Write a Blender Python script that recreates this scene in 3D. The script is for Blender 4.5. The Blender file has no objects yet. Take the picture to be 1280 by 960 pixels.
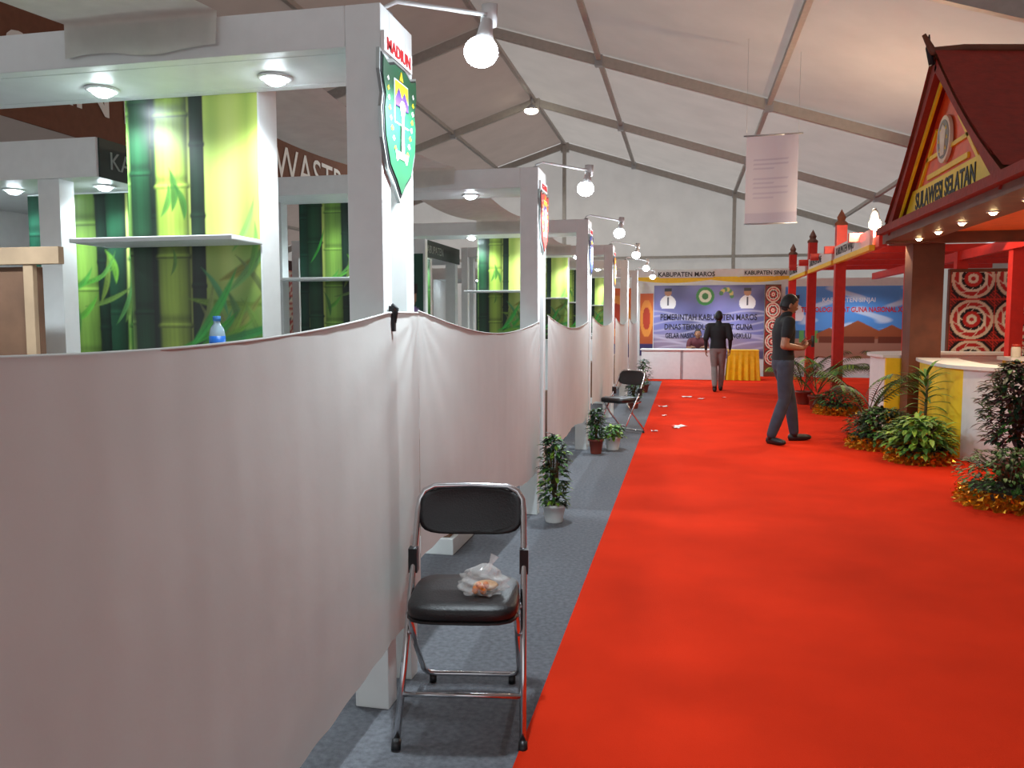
import bpy, math, random
import numpy as np
from mathutils import Vector, Matrix, Euler
random.seed(7); rng=np.random.RandomState(5)
sc=bpy.context.scene
try:
    sc.view_settings.view_transform='Standard'
except Exception: pass

# ------------------------------------------------------------------ helpers
def lin(c):
    return tuple(((x/255.0)/12.92 if x/255.0<=0.04045 else ((x/255.0+0.055)/1.055)**2.4) for x in c)
MATS={}
def mat(name,rgb,rough=0.6,metal=0.0,emit=0.0,var=0.08,nscale=12.0,bump=0.0,bscale=60.0,trans=0.0,alpha=1.0,spec=0.5,bdist=.01):
    if name in MATS: return MATS[name]
    m=bpy.data.materials.new(name); m.use_nodes=True; nt=m.node_tree; N=nt.nodes; L=nt.links
    bs=N['Principled BSDF']; out=N['Material Output']
    c=lin(rgb)
    bs.inputs['Roughness'].default_value=rough; bs.inputs['Metallic'].default_value=metal
    bs.inputs['Specular IOR Level'].default_value=spec
    bs.inputs['Alpha'].default_value=alpha
    tc=N.new('ShaderNodeTexCoord'); nz=N.new('ShaderNodeTexNoise'); nz.inputs['Scale'].default_value=nscale
    nz.inputs['Detail'].default_value=4
    L.new(tc.outputs['Object'],nz.inputs['Vector'])
    rp=N.new('ShaderNodeValToRGB'); rp.color_ramp.elements[0].position=0.3; rp.color_ramp.elements[1].position=0.7
    rp.color_ramp.elements[0].color=(c[0]*(1-var),c[1]*(1-var),c[2]*(1-var),1)
    rp.color_ramp.elements[1].color=(min(1,c[0]*(1+var)),min(1,c[1]*(1+var)),min(1,c[2]*(1+var)),1)
    L.new(nz.outputs['Fac'],rp.inputs['Fac']); L.new(rp.outputs['Color'],bs.inputs['Base Color'])
    if emit>0:
        bs.inputs['Emission Color'].default_value=(*c,1); bs.inputs['Emission Strength'].default_value=emit
    if bump>0:
        n2=N.new('ShaderNodeTexNoise'); n2.inputs['Scale'].default_value=bscale; n2.inputs['Detail'].default_value=5
        L.new(tc.outputs['Object'],n2.inputs['Vector'])
        bp=N.new('ShaderNodeBump'); bp.inputs['Strength'].default_value=bump; bp.inputs['Distance'].default_value=bdist
        L.new(n2.outputs['Fac'],bp.inputs['Height']); L.new(bp.outputs['Normal'],bs.inputs['Normal'])
    if trans>0:
        tr=N.new('ShaderNodeBsdfTranslucent'); mx=N.new('ShaderNodeMixShader'); mx.inputs[0].default_value=trans
        L.new(rp.outputs['Color'],tr.inputs['Color']); L.new(bs.outputs[0],mx.inputs[1]); L.new(tr.outputs[0],mx.inputs[2])
        L.new(mx.outputs[0],out.inputs['Surface'])
    MATS[name]=m; return m
def print_mat(name='printed_vinyl',rough=0.35,trans=0):
    if name in MATS: return MATS[name]
    m=bpy.data.materials.new(name); m.use_nodes=True; nt=m.node_tree
    a=nt.nodes.new('ShaderNodeAttribute'); a.attribute_name='Col'
    bs=nt.nodes['Principled BSDF']; bs.inputs['Roughness'].default_value=rough
    nt.links.new(a.outputs['Color'],bs.inputs['Base Color'])
    if trans:
        tr=nt.nodes.new('ShaderNodeBsdfTranslucent'); mx=nt.nodes.new('ShaderNodeMixShader'); mx.inputs[0].default_value=trans
        nt.links.new(a.outputs['Color'],tr.inputs['Color']); nt.links.new(bs.outputs[0],mx.inputs[1]); nt.links.new(tr.outputs[0],mx.inputs[2])
        nt.links.new(mx.outputs[0],nt.nodes['Material Output'].inputs['Surface'])
    MATS[name]=m; return m

class B:
    def __init__(s): s.V=[];s.F=[];s.M=[];s.S=[];s.C=[];s.mats=[]
    def mi(s,m):
        if m not in s.mats: s.mats.append(m)
        return s.mats.index(m)
    def add(s,vs,fs,m,smooth=False,cols=None):
        o=len(s.V); s.V+= [tuple(v) for v in vs]
        k=s.mi(m)
        for f in fs: s.F.append(tuple(i+o for i in f)); s.M.append(k); s.S.append(smooth)
        s.C += ([tuple(c) for c in cols] if cols is not None else [(1,1,1)]*len(vs))
    def box(s,x0,x1,y0,y1,z0,z1,m):
        v=[(x0,y0,z0),(x1,y0,z0),(x1,y1,z0),(x0,y1,z0),(x0,y0,z1),(x1,y0,z1),(x1,y1,z1),(x0,y1,z1)]
        s.add(v,[(0,3,2,1),(4,5,6,7),(0,1,5,4),(1,2,6,5),(2,3,7,6),(3,0,4,7)],m)
    def beam(s,p,q,w,h,m,up=(0,0,1)):
        p=Vector(p);q=Vector(q);t=(q-p).normalized();sd=t.cross(Vector(up)).normalized();u=sd.cross(t)
        v=[]
        for c in (p,q):
            for a,b in ((-1,-1),(1,-1),(1,1),(-1,1)): v.append(c+sd*a*w/2+u*b*h/2)
        s.add(v,[(0,3,2,1),(4,5,6,7),(0,1,5,4),(1,2,6,5),(2,3,7,6),(3,0,4,7)],m)
    def tube(s,path,rad,m,n=10,ref=None,cap=True,smooth=True):
        P=[Vector(p) for p in path]; k=len(P)
        if not isinstance(rad,(list,)): rad=[rad]*k
        T=[]
        for i in range(k):
            a=P[max(0,i-1)];b=P[min(k-1,i+1)];T.append((b-a).normalized())
        r0=Vector(ref) if ref is not None else (Vector((0,0,1)) if abs(T[0].z)<0.9 else Vector((1,0,0)))
        sd=(r0-T[0]*r0.dot(T[0])).normalized(); v=[]
        for i in range(k):
            sd=(sd-T[i]*sd.dot(T[i])).normalized(); w=T[i].cross(sd)
            r=rad[i]; ra,rb=(r if isinstance(r,tuple) else (r,r))
            for j in range(n):
                a=2*math.pi*j/n; v.append(P[i]+sd*math.cos(a)*ra+w*math.sin(a)*rb)
        f=[]
        for i in range(k-1):
            for j in range(n):
                a=i*n+j;b=i*n+(j+1)%n; f.append((a,b,b+n,a+n))
        if cap:
            f.append(tuple(range(n-1,-1,-1))); f.append(tuple(range((k-1)*n,k*n)))
        s.add(v,f,m,smooth)
    def lathe(s,prof,c,m,n=24,smooth=True,sx=1,sy=1):
        v=[];k=len(prof)
        for r,z in prof:
            for j in range(n):
                a=2*math.pi*j/n; v.append((c[0]+r*sx*math.cos(a),c[1]+r*sy*math.sin(a),c[2]+z))
        f=[]
        for i in range(k-1):
            for j in range(n):
                a=i*n+j;b=i*n+(j+1)%n; f.append((a,b,b+n,a+n))
        f.append(tuple(range(n-1,-1,-1))); f.append(tuple(range((k-1)*n,k*n)))
        s.add(v,f,m,smooth)
    def sphere(s,c,r,m,n=16,k=10,M=None,fn=None):
        if not isinstance(r,tuple): r=(r,r,r)
        v=[]
        for i in range(k+1):
            th=math.pi*i/k
            for j in range(n):
                a=2*math.pi*j/n; p=Vector((math.sin(th)*math.cos(a),math.sin(th)*math.sin(a),math.cos(th)))
                if fn: p=fn(p)
                p=Vector((p.x*r[0],p.y*r[1],p.z*r[2]))
                if M is not None: p=M@p
                v.append(Vector(c)+p)
        f=[]
        for i in range(k):
            for j in range(n):
                a=i*n+j;b=i*n+(j+1)%n; f.append((a,a+n,b+n,b))
        s.add(v,f,m,True)
    def grid(s,fn,nu,nv,m,smooth=True,col=None):
        v=[];us=np.linspace(0,1,nu+1);vs=np.linspace(0,1,nv+1)
        for b in vs:
            for a in us: v.append(fn(a,b))
        f=[(j*(nu+1)+i,j*(nu+1)+i+1,(j+1)*(nu+1)+i+1,(j+1)*(nu+1)+i) for j in range(nv) for i in range(nu)]
        cols=None
        if col is not None:
            U,Vv=np.meshgrid(us,vs); cols=col(U.ravel(),Vv.ravel())
        s.add(v,f,m,smooth,cols)
    def poster(s,o,xd,yd,w,h,nx,ny,col,m=None):
        o=Vector(o);xd=Vector(xd);yd=Vector(yd)
        s.grid(lambda a,b:o+xd*(a*w)+yd*(b*h),nx,ny,m or print_mat(),False,col)
    def plate(s,pts,fr,m,th=0.004):
        o,xd,yd=[Vector(q) for q in fr]; nn=xd.cross(yd)
        k=len(pts); v=[o+xd*p[0]+yd*p[1] for p in pts]; v+=[q+nn*th for q in v]
        f=[tuple(range(k-1,-1,-1)),tuple(range(k,2*k))]+[(i,(i+1)%k,(i+1)%k+k,i+k) for i in range(k)]
        s.add(v,f,m)
    def text(s,t,o,xd,yd,size,m,ext=0.004,align='LEFT',sx=1.0,bold=0.0):
        cu=bpy.data.curves.new('t','FONT'); cu.body=t; cu.size=size; cu.extrude=ext; cu.align_x=align; cu.offset=bold
        cu.resolution_u=3
        ob=bpy.data.objects.new('t',cu); sc.collection.objects.link(ob)
        dg=bpy.context.evaluated_depsgraph_get(); me=ob.evaluated_get(dg).to_mesh()
        o=Vector(o);xd=Vector(xd);yd=Vector(yd);nn=xd.cross(yd)
        vs=[o+xd*v.co.x*sx+yd*v.co.y+nn*v.co.z for v in me.vertices]; fs=[tuple(p.vertices) for p in me.polygons]
        ob.evaluated_get(dg).to_mesh_clear()
        bpy.data.objects.remove(ob); bpy.data.curves.remove(cu)
        if vs: s.add(vs,fs,m)
    def mesh(s,name):
        me=bpy.data.meshes.new(name); me.from_pydata(s.V,[],s.F); 
        for m in s.mats: me.materials.append(m)
        me.polygons.foreach_set('material_index',s.M); me.polygons.foreach_set('use_smooth',s.S)
        at=me.color_attributes.new('Col','FLOAT_COLOR','POINT')
        c=np.ones((len(s.V),4),dtype=np.float32); c[:,:3]=np.array(s.C,dtype=np.float32); at.data.foreach_set('color',c.ravel())
        me.update(); return me
    def finish(s,name,loc=(0,0,0),rz=0,bevel=0):
        ob=bpy.data.objects.new(name,s.mesh(name)); sc.collection.objects.link(ob); ob.location=loc; ob.rotation_euler=(0,0,rz)
        if bevel:
            md=ob.modifiers.new('b','BEVEL'); md.width=bevel; md.segments=2; md.limit_method='ANGLE'; md.angle_limit=math.radians(50)
        return ob
def light(name,kind,loc,energy,color,parent,size=0.04,spot=None,blend=0.5,rot=None):
    l=bpy.data.lights.new(name,kind); l.energy=energy; l.color=color
    l.shadow_soft_size=size
    if spot: l.spot_size=math.radians(spot); l.spot_blend=blend
    o=bpy.data.objects.new(name,l); sc.collection.objects.link(o); o.location=loc
    if rot: o.rotation_euler=rot
    if parent is not None:
        o.parent=parent; o.matrix_parent_inverse=Matrix.Translation(parent.location).inverted()
    return o
X,Y,Z=Vector((1,0,0)),Vector((0,1,0)),Vector((0,0,1))

# ------------------------------------------------------------------ materials
WHITE=mat('booth_white_laminate',(224,228,226),0.45,var=0.03)
CLOTH=mat('white_cotton_cloth',(206,207,202),0.9,var=0.05,nscale=2.2,bump=0.12,bscale=14,trans=0.2,spec=0.1)
CANOPY=mat('canopy_cloth',(226,226,218),0.9,trans=0.4,var=0.05)
GREYC=mat('grey_floor_carpet',(104,106,111),0.95,var=0.22,nscale=45,bump=0.5,bscale=220,spec=0.1)
REDC=mat('red_carpet_pile',(208,48,20),0.95,var=0.13,nscale=1.4,bump=0.4,bscale=250,spec=0.05)
ALU=mat('aluminium_profile',(170,166,160),0.5,metal=0.0,var=0.08)
CHROME=mat('chrome_tube',(205,205,207),0.18,metal=1.0,var=0.02)
BLACKV=mat('black_vinyl',(22,20,21),0.42,var=0.1,bump=0.2,bscale=150)
BLACKP=mat('black_plastic',(22,22,24),0.4)
LED=mat('led_cool',(228,244,255),0.5,emit=70,var=0)
LEDW=mat('led_warm',(255,222,160),0.5,emit=45,var=0)
STEEL=mat('grey_steel',(170,172,175),0.35,metal=0.6)
LAMPW=mat('lamp_white_enamel',(225,226,226),0.4)
RED=mat('red_painted_wood',(206,40,28),0.5,var=0.08)
GABR=mat('orange_red_gable',(230,84,30),0.5,var=0.15,nscale=5)
DRED=mat('dark_red_roof',(142,38,26),0.7,var=0.18,bump=0.4,bscale=30)
YEL=mat('yellow_paint',(248,212,40),0.5,var=0.05)
BROWN=mat('brown_wood',(106,58,36),0.55,var=0.2,nscale=6)
ORANGE=mat('orange_board',(236,118,56),0.6)
PLY=mat('plywood',(172,144,114),0.7,var=0.15,nscale=5)
PLYD=mat('plywood_dark',(112,80,58),0.7,var=0.2,nscale=5)
DGREEN=mat('dark_green_board',(22,46,38),0.5)
MAROON=mat('maroon_fabric',(72,40,38),0.9)
PRINT=print_mat()
BLK=mat('black_lettering',(22,22,26),0.6)
WHT=mat('white_lettering',(238,238,235),0.6,var=0.0)
REDL=mat('red_lettering',(200,30,35),0.5)
GOLD=mat('gold_tinsel',(205,150,48),0.28,metal=0.9,var=0.3,nscale=60)

# ------------------------------------------------------------------ painters
def c3(rgb,n): return np.tile(np.array(lin(rgb)),(n,1))
def setc(A,mask,rgb,f=None):
    t=np.array(lin(rgb))
    if f is None: A[mask]=t
    else: A[mask]=t*f[mask][:,None]
def mixc(A,w,rgb,f=None):
    t=np.array(lin(rgb))[None,:]*(1.0 if f is None else f[:,None]); w=np.clip(w,0,1)[:,None]
    A[:]=A*(1-w)+t*w
def sm(x,e): return np.clip(.5-x/(2*e),0,1)
def bamboo(variant=0,aspect=2.0):
    def col(u,v):
        n=len(u); A=c3((178,192,96),n)
        g=0.92+0.26*np.sin(u*3+v*5)+0.07*np.sin(u*17+v*11)+.05*np.sin(u*31-v*23); A*=np.clip(g,0.5,1.15)[:,None]
        for (c,w,rgb) in ((.66,.06,(138,166,76)),(.80,.09,(196,206,124)),(.93,.06,(120,152,62))):
            mixc(A,sm(np.abs(u-c-.02*np.sin(v*6))-w/2,.05)*.6,rgb)
        # soft out-of-focus leaf masses
        for (cu,cv,ru,rv,rgb,k) in ((.85,.60,.22,.07,(84,140,54),.75),(.72,.57,.2,.05,(66,124,46),.7),(.9,.73,.12,.05,(120,164,76),.5),(.66,.93,.08,.04,(130,158,78),.4)):
            mixc(A,np.exp(-((u-cu)/ru)**2-((v-cv)/rv)**2)*k,rgb)
        if variant==0:
            st=[(0.01,.08,(96,132,62),.2),(0.115,.17,(22,58,34),.12),(0.225,.10,(12,32,20),.44),(0.53,.11,(16,38,24),.44),(0.40,.035,(50,86,32),.3),(0.355,.25,(140,164,64),.22)]
        else:
            st=[(0.05,.16,(18,56,40),.3),(0.92,.18,(64,110,48),.5),(0.22,.2,(24,62,36),.12),(0.72,.2,(20,56,36),.4),(0.48,.26,(110,146,60),.22),(0.62,.09,(10,34,22),.0)]
        for (c,w,rgb,off) in st:
            cc=c+0.010*np.sin(v*4+off*9)
            ph=np.mod(v*aspect*1.1+off,0.52); bulge=1+.12*np.exp(-((ph-.02)/.018)**2)
            t=(u-cc)/(w/2)/bulge
            sh=(1.10-0.78*(t+0.15)**2)*(0.92+0.12*np.sin(v*aspect*9+off*20)+.07*np.sin(t*9+v*3)+.05*np.sin(t*23+off*50)*np.sin(v*31))
            sh=sh*(1-.65*np.exp(-((ph-.012)/.006)**2))*(1+.55*np.exp(-((ph-.034)/.008)**2))*(1-.4*np.exp(-((ph-.075)/.03)**2))
            sh=sh+.14*np.exp(-((t+.35)/.12)**2)
            mixc(A,sm(np.abs(t)-1,.10),rgb,np.clip(sh,0.10,1.6))
        rr=random.Random(11+variant); leaves=[]
        if variant==0:
            for k in range(26):
                leaves.append((rr.uniform(.60,1.0),rr.uniform(.52,.70),rr.uniform(.18,.36),rr.uniform(.018,.036),rr.choice([rr.uniform(20,70),rr.uniform(70,130),rr.uniform(-10,30)]),(rr.randint(36,120),rr.randint(104,172),rr.randint(32,80))))
            leaves+=[(.36,.83,.15,.03,93,(44,96,36)),(.31,.81,.12,.022,75,(64,116,46)),(.42,.81,.13,.025,108,(38,88,30)),(.35,.70,.1,.014,85,(84,128,50)),(.90,.76,.2,.022,64,(116,168,80)),(.96,.72,.18,.022,80,(96,156,64))]
        else:
            for k in range(12):
                leaves.append((rr.uniform(.2,.95),rr.uniform(.55,.85),rr.uniform(.12,.25),rr.uniform(.014,.028),rr.uniform(20,130),(rr.randint(40,90),rr.randint(96,140),rr.randint(32,56))))
        for (lu,lv,ll,lw,ang,rgb) in leaves:
            a=math.radians(ang); du=(u-lu); dv=(v-lv)*aspect
            p=(du*math.cos(a)+dv*math.sin(a))/ll; q=(-du*math.sin(a)+dv*math.cos(a)-.03*p*p)/lw
            mixc(A,sm(np.abs(q)-(1-p*p)*(1.0-0.3*p),.25)*(np.abs(p)<1)*.9,rgb,np.clip(1.1-0.30*q-(np.abs(q)<0.12)*0.22+.12*np.sin(p*5),0.3,1.3))
        return np.clip(A,0,1)
    return col
def disc(A,u,v,cu,cv,r,ax,rgb): setc(A,((u-cu)*ax)**2+(v-cv)**2<r*r,rgb)
def portrait(A,u,v,cu,cv,s,ax,shirt=(235,235,238),hat=(30,34,50)):
    m=(((u-cu)*ax/(s*0.95))**2+((v-(cv-1.25*s))/(s*0.95))**2<1)&(v>cv-1.9*s); setc(A,m,shirt)
    disc(A,u,v,cu,cv,s*0.42,ax,(178,128,100))
    m=(np.abs((u-cu)*ax)<s*0.45)&(v>cv+s*0.18)&(v<cv+s*0.55); setc(A,m,hat)
    m=(np.abs((u-cu)*ax)<s*0.08)&(v>cv-1.5*s)&(v<cv-.5*s); setc(A,m,(60,60,80))
def maros(u,v):
    n=len(u); A=c3((124,126,188),n); A*=(0.85+0.25*np.sin(u*9+v*3)+0.1*np.sin(u*23-v*7))[:,None]
    ax=1.5
    w=np.clip((.38+.05*np.sin(u*12)-v)*6,0,1); mixc(A,w,(150,134,160))
    mixc(A,np.clip((.14-v)*20,0,1),(90,84,120))
    for k in range(9): mixc(A,np.exp(-((v-.12-.06*k-.05*np.sin(u*7+k))/.012)**2)*.45,(215,210,230))
    portrait(A,u,v,0.13,0.90,0.115,ax); portrait(A,u,v,0.85,0.90,0.115,ax)
    disc(A,u,v,.47,.85,.125,ax,(60,140,70)); disc(A,u,v,.47,.85,.085,ax,(225,225,200)); disc(A,u,v,.47,.85,.045,ax,(60,130,70))
    for k in range(7):
        a=k*0.45; disc(A,u,v,.66+.05*math.cos(a),.85+.09*math.sin(a),.03,ax,(205,190,110) if k%2 else (70,130,80))
    return np.clip(A,0,1)
def sinjai(u,v):
    n=len(u); A=c3((84,146,214),n); A*=(0.75+0.5*v)[:,None]
    cl=np.sin(u*17+np.sin(v*21)*1.5)*np.sin(v*13+u*5); mixc(A,np.clip((cl-.2)*1.5,0,.8)*(v>.4),(205,220,236))
    setc(A,v<0.38,(58,92,120)); setc(A,(v<0.26),(160,120,100)); setc(A,(v<0.38)&(np.sin(u*60)>0.5)&(v>.2),(90,150,80))
    portrait(A,u,v,0.07,0.8,0.15,1.9); 
    for c,w_,h_ in ((.55,.16,.52),(.80,.12,.46),(.34,.10,.42)):
        m=(v<h_-np.abs(u-c)*.9)&(np.abs(u-c)<w_)&(v>.26); setc(A,m,(150,84,54)); m=(np.abs(u-c)<w_*.8)&(v<.30)&(v>.2); setc(A,m,(110,60,44))
    return np.clip(A,0,1)
def toraja(nx,ny):
    def col(u,v):
        n=len(u);A=c3((30,18,20),n)
        x=u*nx;y=v*ny; fx=x-np.floor(x)-.5; fy=y-np.floor(y)-.5; r=np.sqrt(fx*fx+fy*fy); th=np.arctan2(fy,fx)
        for a,b,cc in ((.42,.49,(225,205,180)),(.33,.42,(190,40,38)),(.27,.33,(235,225,205)),(.20,.27,(26,22,26)),(.12,.20,(200,46,40)),(.05,.12,(236,226,205)),(0,.05,(190,40,38))):
            setc(A,(r>=a)&(r<b),cc)
        setc(A,(r>.2)&(r<.42)&(np.abs(np.sin(th*4+r*14))<.18),(236,226,205))
        e=np.minimum(.5-np.abs(fx),.5-np.abs(fy)); setc(A,(e<.02),(200,50,40))
        setc(A,(r>.55)&(np.mod((fx+fy)*14,1)<.4),(205,60,45))
        return A
    return col
def officials(u,v):
    n=len(u);A=c3((34,74,60),n); A*=(.7+.5*v)[:,None]
    setc(A,v<.15,(190,60,50))
    portrait(A,u,v,.35,.78,.17,.5,(120,130,190),(25,25,30)); portrait(A,u,v,.75,.70,.17,.5,(150,120,170),(40,30,30))
    return np.clip(A,0,1)
def orangeposter(u,v):
    n=len(u);A=c3((205,96,40),n);A*=(.7+.5*v)[:,None]
    disc(A,u,v,.5,.6,.3,.6,(235,150,60)); disc(A,u,v,.5,.6,.18,.6,(190,60,30)); setc(A,v<.2,(60,50,100)); return np.clip(A,0,1)

# ------------------------------------------------------------------ room shell
RX,RZ,SL,HW=-3.7,6.75,0.322,11.0
def roofz(x): return RZ-SL*abs(x-RX)
YF=[-5.6,-.8,4.2,9.2,14.8,19.8,24.8]
b=B(); b.box(-16,9,-6,26,-0.1,0,GREYC); b.finish('floor')
b=B(); b.box(-.51,7.2,-4,18.9,0.001,0.012,REDC); b.box(-1.6,7.2,18.9,20.9,0.001,0.012,REDC); b.finish('red_carpet')
b=B()
bayt=[.18,.18,.24,.36,.56,.68]  # roof light falloff put into the fabric: near bays dimmer, far ones brighter
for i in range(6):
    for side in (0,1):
        t=bayt[i]*(0.55 if side==0 else 1.0)  # left slope's dimmer light set by lower translucency and a darker tint
        m=mat('tent_fabric_light_step_%d_%d'%(i,side),((182,166,156) if side==0 else (196,188,180)),0.8,trans=t,var=0.05,nscale=1.5,spec=.15)
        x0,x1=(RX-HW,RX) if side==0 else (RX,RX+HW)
        def fn(a,c,i=i,x0=x0,x1=x1):
            x=x0+(x1-x0)*a; y=YF[i]+(YF[i+1]-YF[i])*c
            px=min(abs(x-RX-k) for k in (-11,-8,-5.05,-2.1,0,2.1,5.05,7.9,11))
            return (x,y,roofz(x)+.13-0.06*math.sin(math.pi*c)*min(1,px/1.2))
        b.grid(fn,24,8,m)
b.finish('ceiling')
b=B()
for y in YF:
    for sx in (-1,1):
        b.beam((RX,y,RZ),(RX+sx*HW,y,roofz(RX+HW)),0.09,0.17,ALU)
        b.beam((RX+sx*HW,y,0),(RX+sx*HW,y,roofz(RX+HW)+.1),0.12,0.2,ALU,up=(0,1,0))
        for k in (2.1,5.05,7.9):
            x=RX+sx*k; b.box(x-.07,x+.07,y-.055,y+.055,roofz(x)-.11,roofz(x)+.09,STEEL)
    b.box(RX-.12,RX+.12,y-.07,y+.07,RZ-.2,RZ+.08,ALU)
for k in (-8,-5.05,-2.1,0,2.1,5.05,7.9):
    b.beam((RX+k,YF[0],roofz(RX+k)+.03),(RX+k,YF[-1],roofz(RX+k)+.03),0.08,0.08,ALU)
for sx in (-1,1): b.beam((RX+sx*HW,YF[0],roofz(RX+HW)),(RX+sx*HW,YF[-1],roofz(RX+HW)),.12,.12,ALU)
for x in (RX,RX+5.05,RX-5.05):
    b.box(x-.05,x+.05,24.64,24.78,0,roofz(x),ALU)
b.beam((RX-HW,24.7,3.3),(RX+HW,24.7,3.3),.07,.08,ALU)
b.finish('trim_tent_frame')
WALLF=mat('tent_wall_fabric',(204,200,194),0.8,trans=.5,var=.05,nscale=2,spec=.15)
WALLS=mat('tent_side_fabric',(150,140,134),0.8,trans=.15,var=.05,nscale=2,spec=.15)
b=B(); b.grid(lambda a,c:(RX-HW+2*HW*a,24.86+.03*math.sin(a*150),c*(roofz(RX-HW+2*HW*a)+.15)),240,6,WALLF); b.finish('wall_back')
b=B(); b.grid(lambda a,c:(RX+HW+.12+.02*math.sin(a*150),-5.6+30.4*a,c*3.3),200,4,WALLS); b.finish('wall_right')
b=B(); b.grid(lambda a,c:(RX-HW-.12-.02*math.sin(a*150),-5.6+30.4*a,c*3.3),200,4,WALLS); b.finish('wall_left')

# ------------------------------------------------------------------ booth row
COOL=(.80,.92,1.0)
def downlight(b,x,y,z,m=LED,r=.05):
    b.lathe([(r+.018,0),(r+.018,-.008),(r,-.012),(r*.95,-.004)],(x,y,z),WHITE,20)
    b.lathe([(r*.93,-.006),(r*.75,-.022),(r*.4,-.032),(.001,-.034)],(x,y,z),m,20)
for i in range(-1,6):
    y0=2.66+3*i; b=B()
    b.box(-1.165,-1.035,y0,y0+.085,0,2.5,WHITE); b.box(-1.165,-1.035,y0+.25,y0+.325,0,2.5,WHITE)
    xl=-4.9 if i<1 else -3.2
    b.box(xl,-1.165,y0,y0+.06,2.36,2.5,WHITE); b.box(xl,-1.165,y0+.38,y0+.44,2.36,2.5,WHITE)
    b.box(xl,-1.165,y0+.06,y0+.38,2.36,2.38,WHITE); b.box(-1.165,-1.035,y0+.085,y0+.25,2.36,2.5,WHITE); b.box(-1.165,-1.10,y0+.325,y0+.44,2.36,2.5,WHITE)
    b.box(xl-.1,xl,y0,y0+.1,0,2.5,WHITE); b.box(xl-.1,xl,y0+.34,y0+.44,0,2.5,WHITE)
    dl=(-1.57,-2.34,-3.3,-4.2) if i<1 else (-1.6,-2.4)
    for x in dl: downlight(b,x,y0+.26,2.36)
    px0,px1=(-2.38,-1.75)
    if i==1: px0,px1=(-3.1,-2.45)
    if i>=0:
        b.box(px0,px1,y0+.445,y0+.60,0,2.50,WHITE)
        near=i in (0,1)
        b.poster((px0+.003,y0+.440,.02),X,Z,px1-px0-.006,2.36,170 if near else 90,440 if near else 200,bamboo(1 if i==1 else 0,2.36/.63))
        b.box(px0-.10,px1+.01,y0+.20,y0+.44,1.735,1.755,WHITE)
        b.box(px0-.05,px1+.05,y0+.14,y0+.435,0,1.10,WHITE); b.box(px0-.08,px1+.08,y0+.11,y0+.436,1.10,1.13,WHITE)
        if i<5:
            b.box(-1.75,-1.35,y0+1.9,y0+2.5,0.0,.10,WHITE); b.box(-1.72,-1.38,y0+1.93,y0+2.47,.10,.70,PLYD)
    ob=b.finish('exhibition_booth',bevel=.004)
    if i>=0:
        for x in (dl if i<3 else dl[:1]): light('downlight_bulb','SPOT',(x,y0+.26,2.31),52 if i<3 else 60,COOL,ob,.05,155,.6)
    b=B(); xa,xb=-2.27,-1.64
    ya,yb=y0+.42,y0+2.985
    def cf(a,c,xa=xa,xb=xb,ya=ya,yb=yb):
        x=xa+(xb-xa)*a
        if c<.85:
            t=c/.85; return (x,ya+(yb-ya)*t,2.512-.07*math.sin(math.pi*t)*(1+.2*math.sin(a*9)))
        t=(c-.85)/.15; return (x+.02*t*math.sin(a*6),yb-.004-.006*math.sin(a*14)**2*t,2.512-.125*t+.01*math.sin(a*8)*t)
    b.grid(cf,40,40,CANOPY)
    b.finish('canopy_cloth')
    if i>=0:
        b=B(); yl=y0+.16
        b.lathe([(.03,0),(.03,.02),(.02,.03)],(-1.08,yl,2.5),STEEL,16)
        b.tube([(-1.08,yl,2.5),(-1.08,yl,2.545),(-1.03,yl,2.56),(-.75,yl,2.50),(-.70,yl,2.49)],.008,LAMPW,8)
        b.tube([(-.695,yl+.02,2.53),(-.697,yl+.01,2.45)],[(.030,.014)]*2,LAMPW,12)
        b.tube([(-.70,yl,2.47),(-.705,yl-.01,2.41),(-.712,yl-.02,2.375)],[.020,.030,.050],LAMPW,20)
        b.sphere((-.715,yl-.025,2.355),(.060,.060,.052),LED,20,12)
        ob=b.finish('arm_spotlight')
        light('arm_bulb','SPOT',(-.717,yl-.03,2.285),125 if i<3 else 100,COOL,ob,.05,165,.4)

for k in (0,1,2):
    y0=4.2+6*k; b=B()
    b.box(-5.3,-3.43,y0,y0+1.8,2.27,2.5,WHITE); b.box(-3.432,-3.42,y0+.02,y0+1.8,2.27,2.5,DGREEN)
    b.text('KABUPATEN',(-3.419,y0+.10,2.33),Y,Z,.15,mat('sign_grey_lettering',(150,165,158),.6),.002)
    b.box(-3.86,-3.71,y0+.02,y0+.14,0,2.27,WHITE); b.box(-3.6,-3.45,y0+1.64,y0+1.78,0,2.27,WHITE)
    b.box(-4.4,-3.48,y0+.52,y0+.60,0,2.27,WHITE)
    b.poster((-4.4,y0+.515,.02),X,Z,.92,2.24,120,240,bamboo(1,2.2/.92))
    b.box(-5.3,-5.2,y0,y0+1.8,0,2.27,WHITE)
    for x in (-3.62,-4.3,-4.9): downlight(b,x,y0+.3,2.27)
    ob=b.finish('display_kiosk',bevel=.004)
    for x in (-3.62,-4.3)[:2 if k==0 else 1]: light('downlight_bulb','SPOT',(x,y0+.3,2.22),42,COOL,ob,.05,155,.6)
b=B()
b.box(-6.2,-6.1,2,18,0,2.35,MAROON)
for k in range(4): b.poster((-6.095,3+3.9*k,1.0),Y,Z,2.4,1.2,40,30,toraja(4,2))
b.finish('partition_panel')
b=B(); b.box(-3.36,-2.62,7.9,7.98,0,2.25,WHITE)
b.poster((-3.34,7.895,.6),X,Z,.70,1.5,50,90,officials); b.finish('officials_poster')
b=B(); b.box(-2.1,-1.3,20.0,20.1,0,2.35,WHITE); b.poster((-2.08,19.995,.5),X,Z,.76,1.7,50,90,orangeposter); b.finish('orange_poster')
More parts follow.
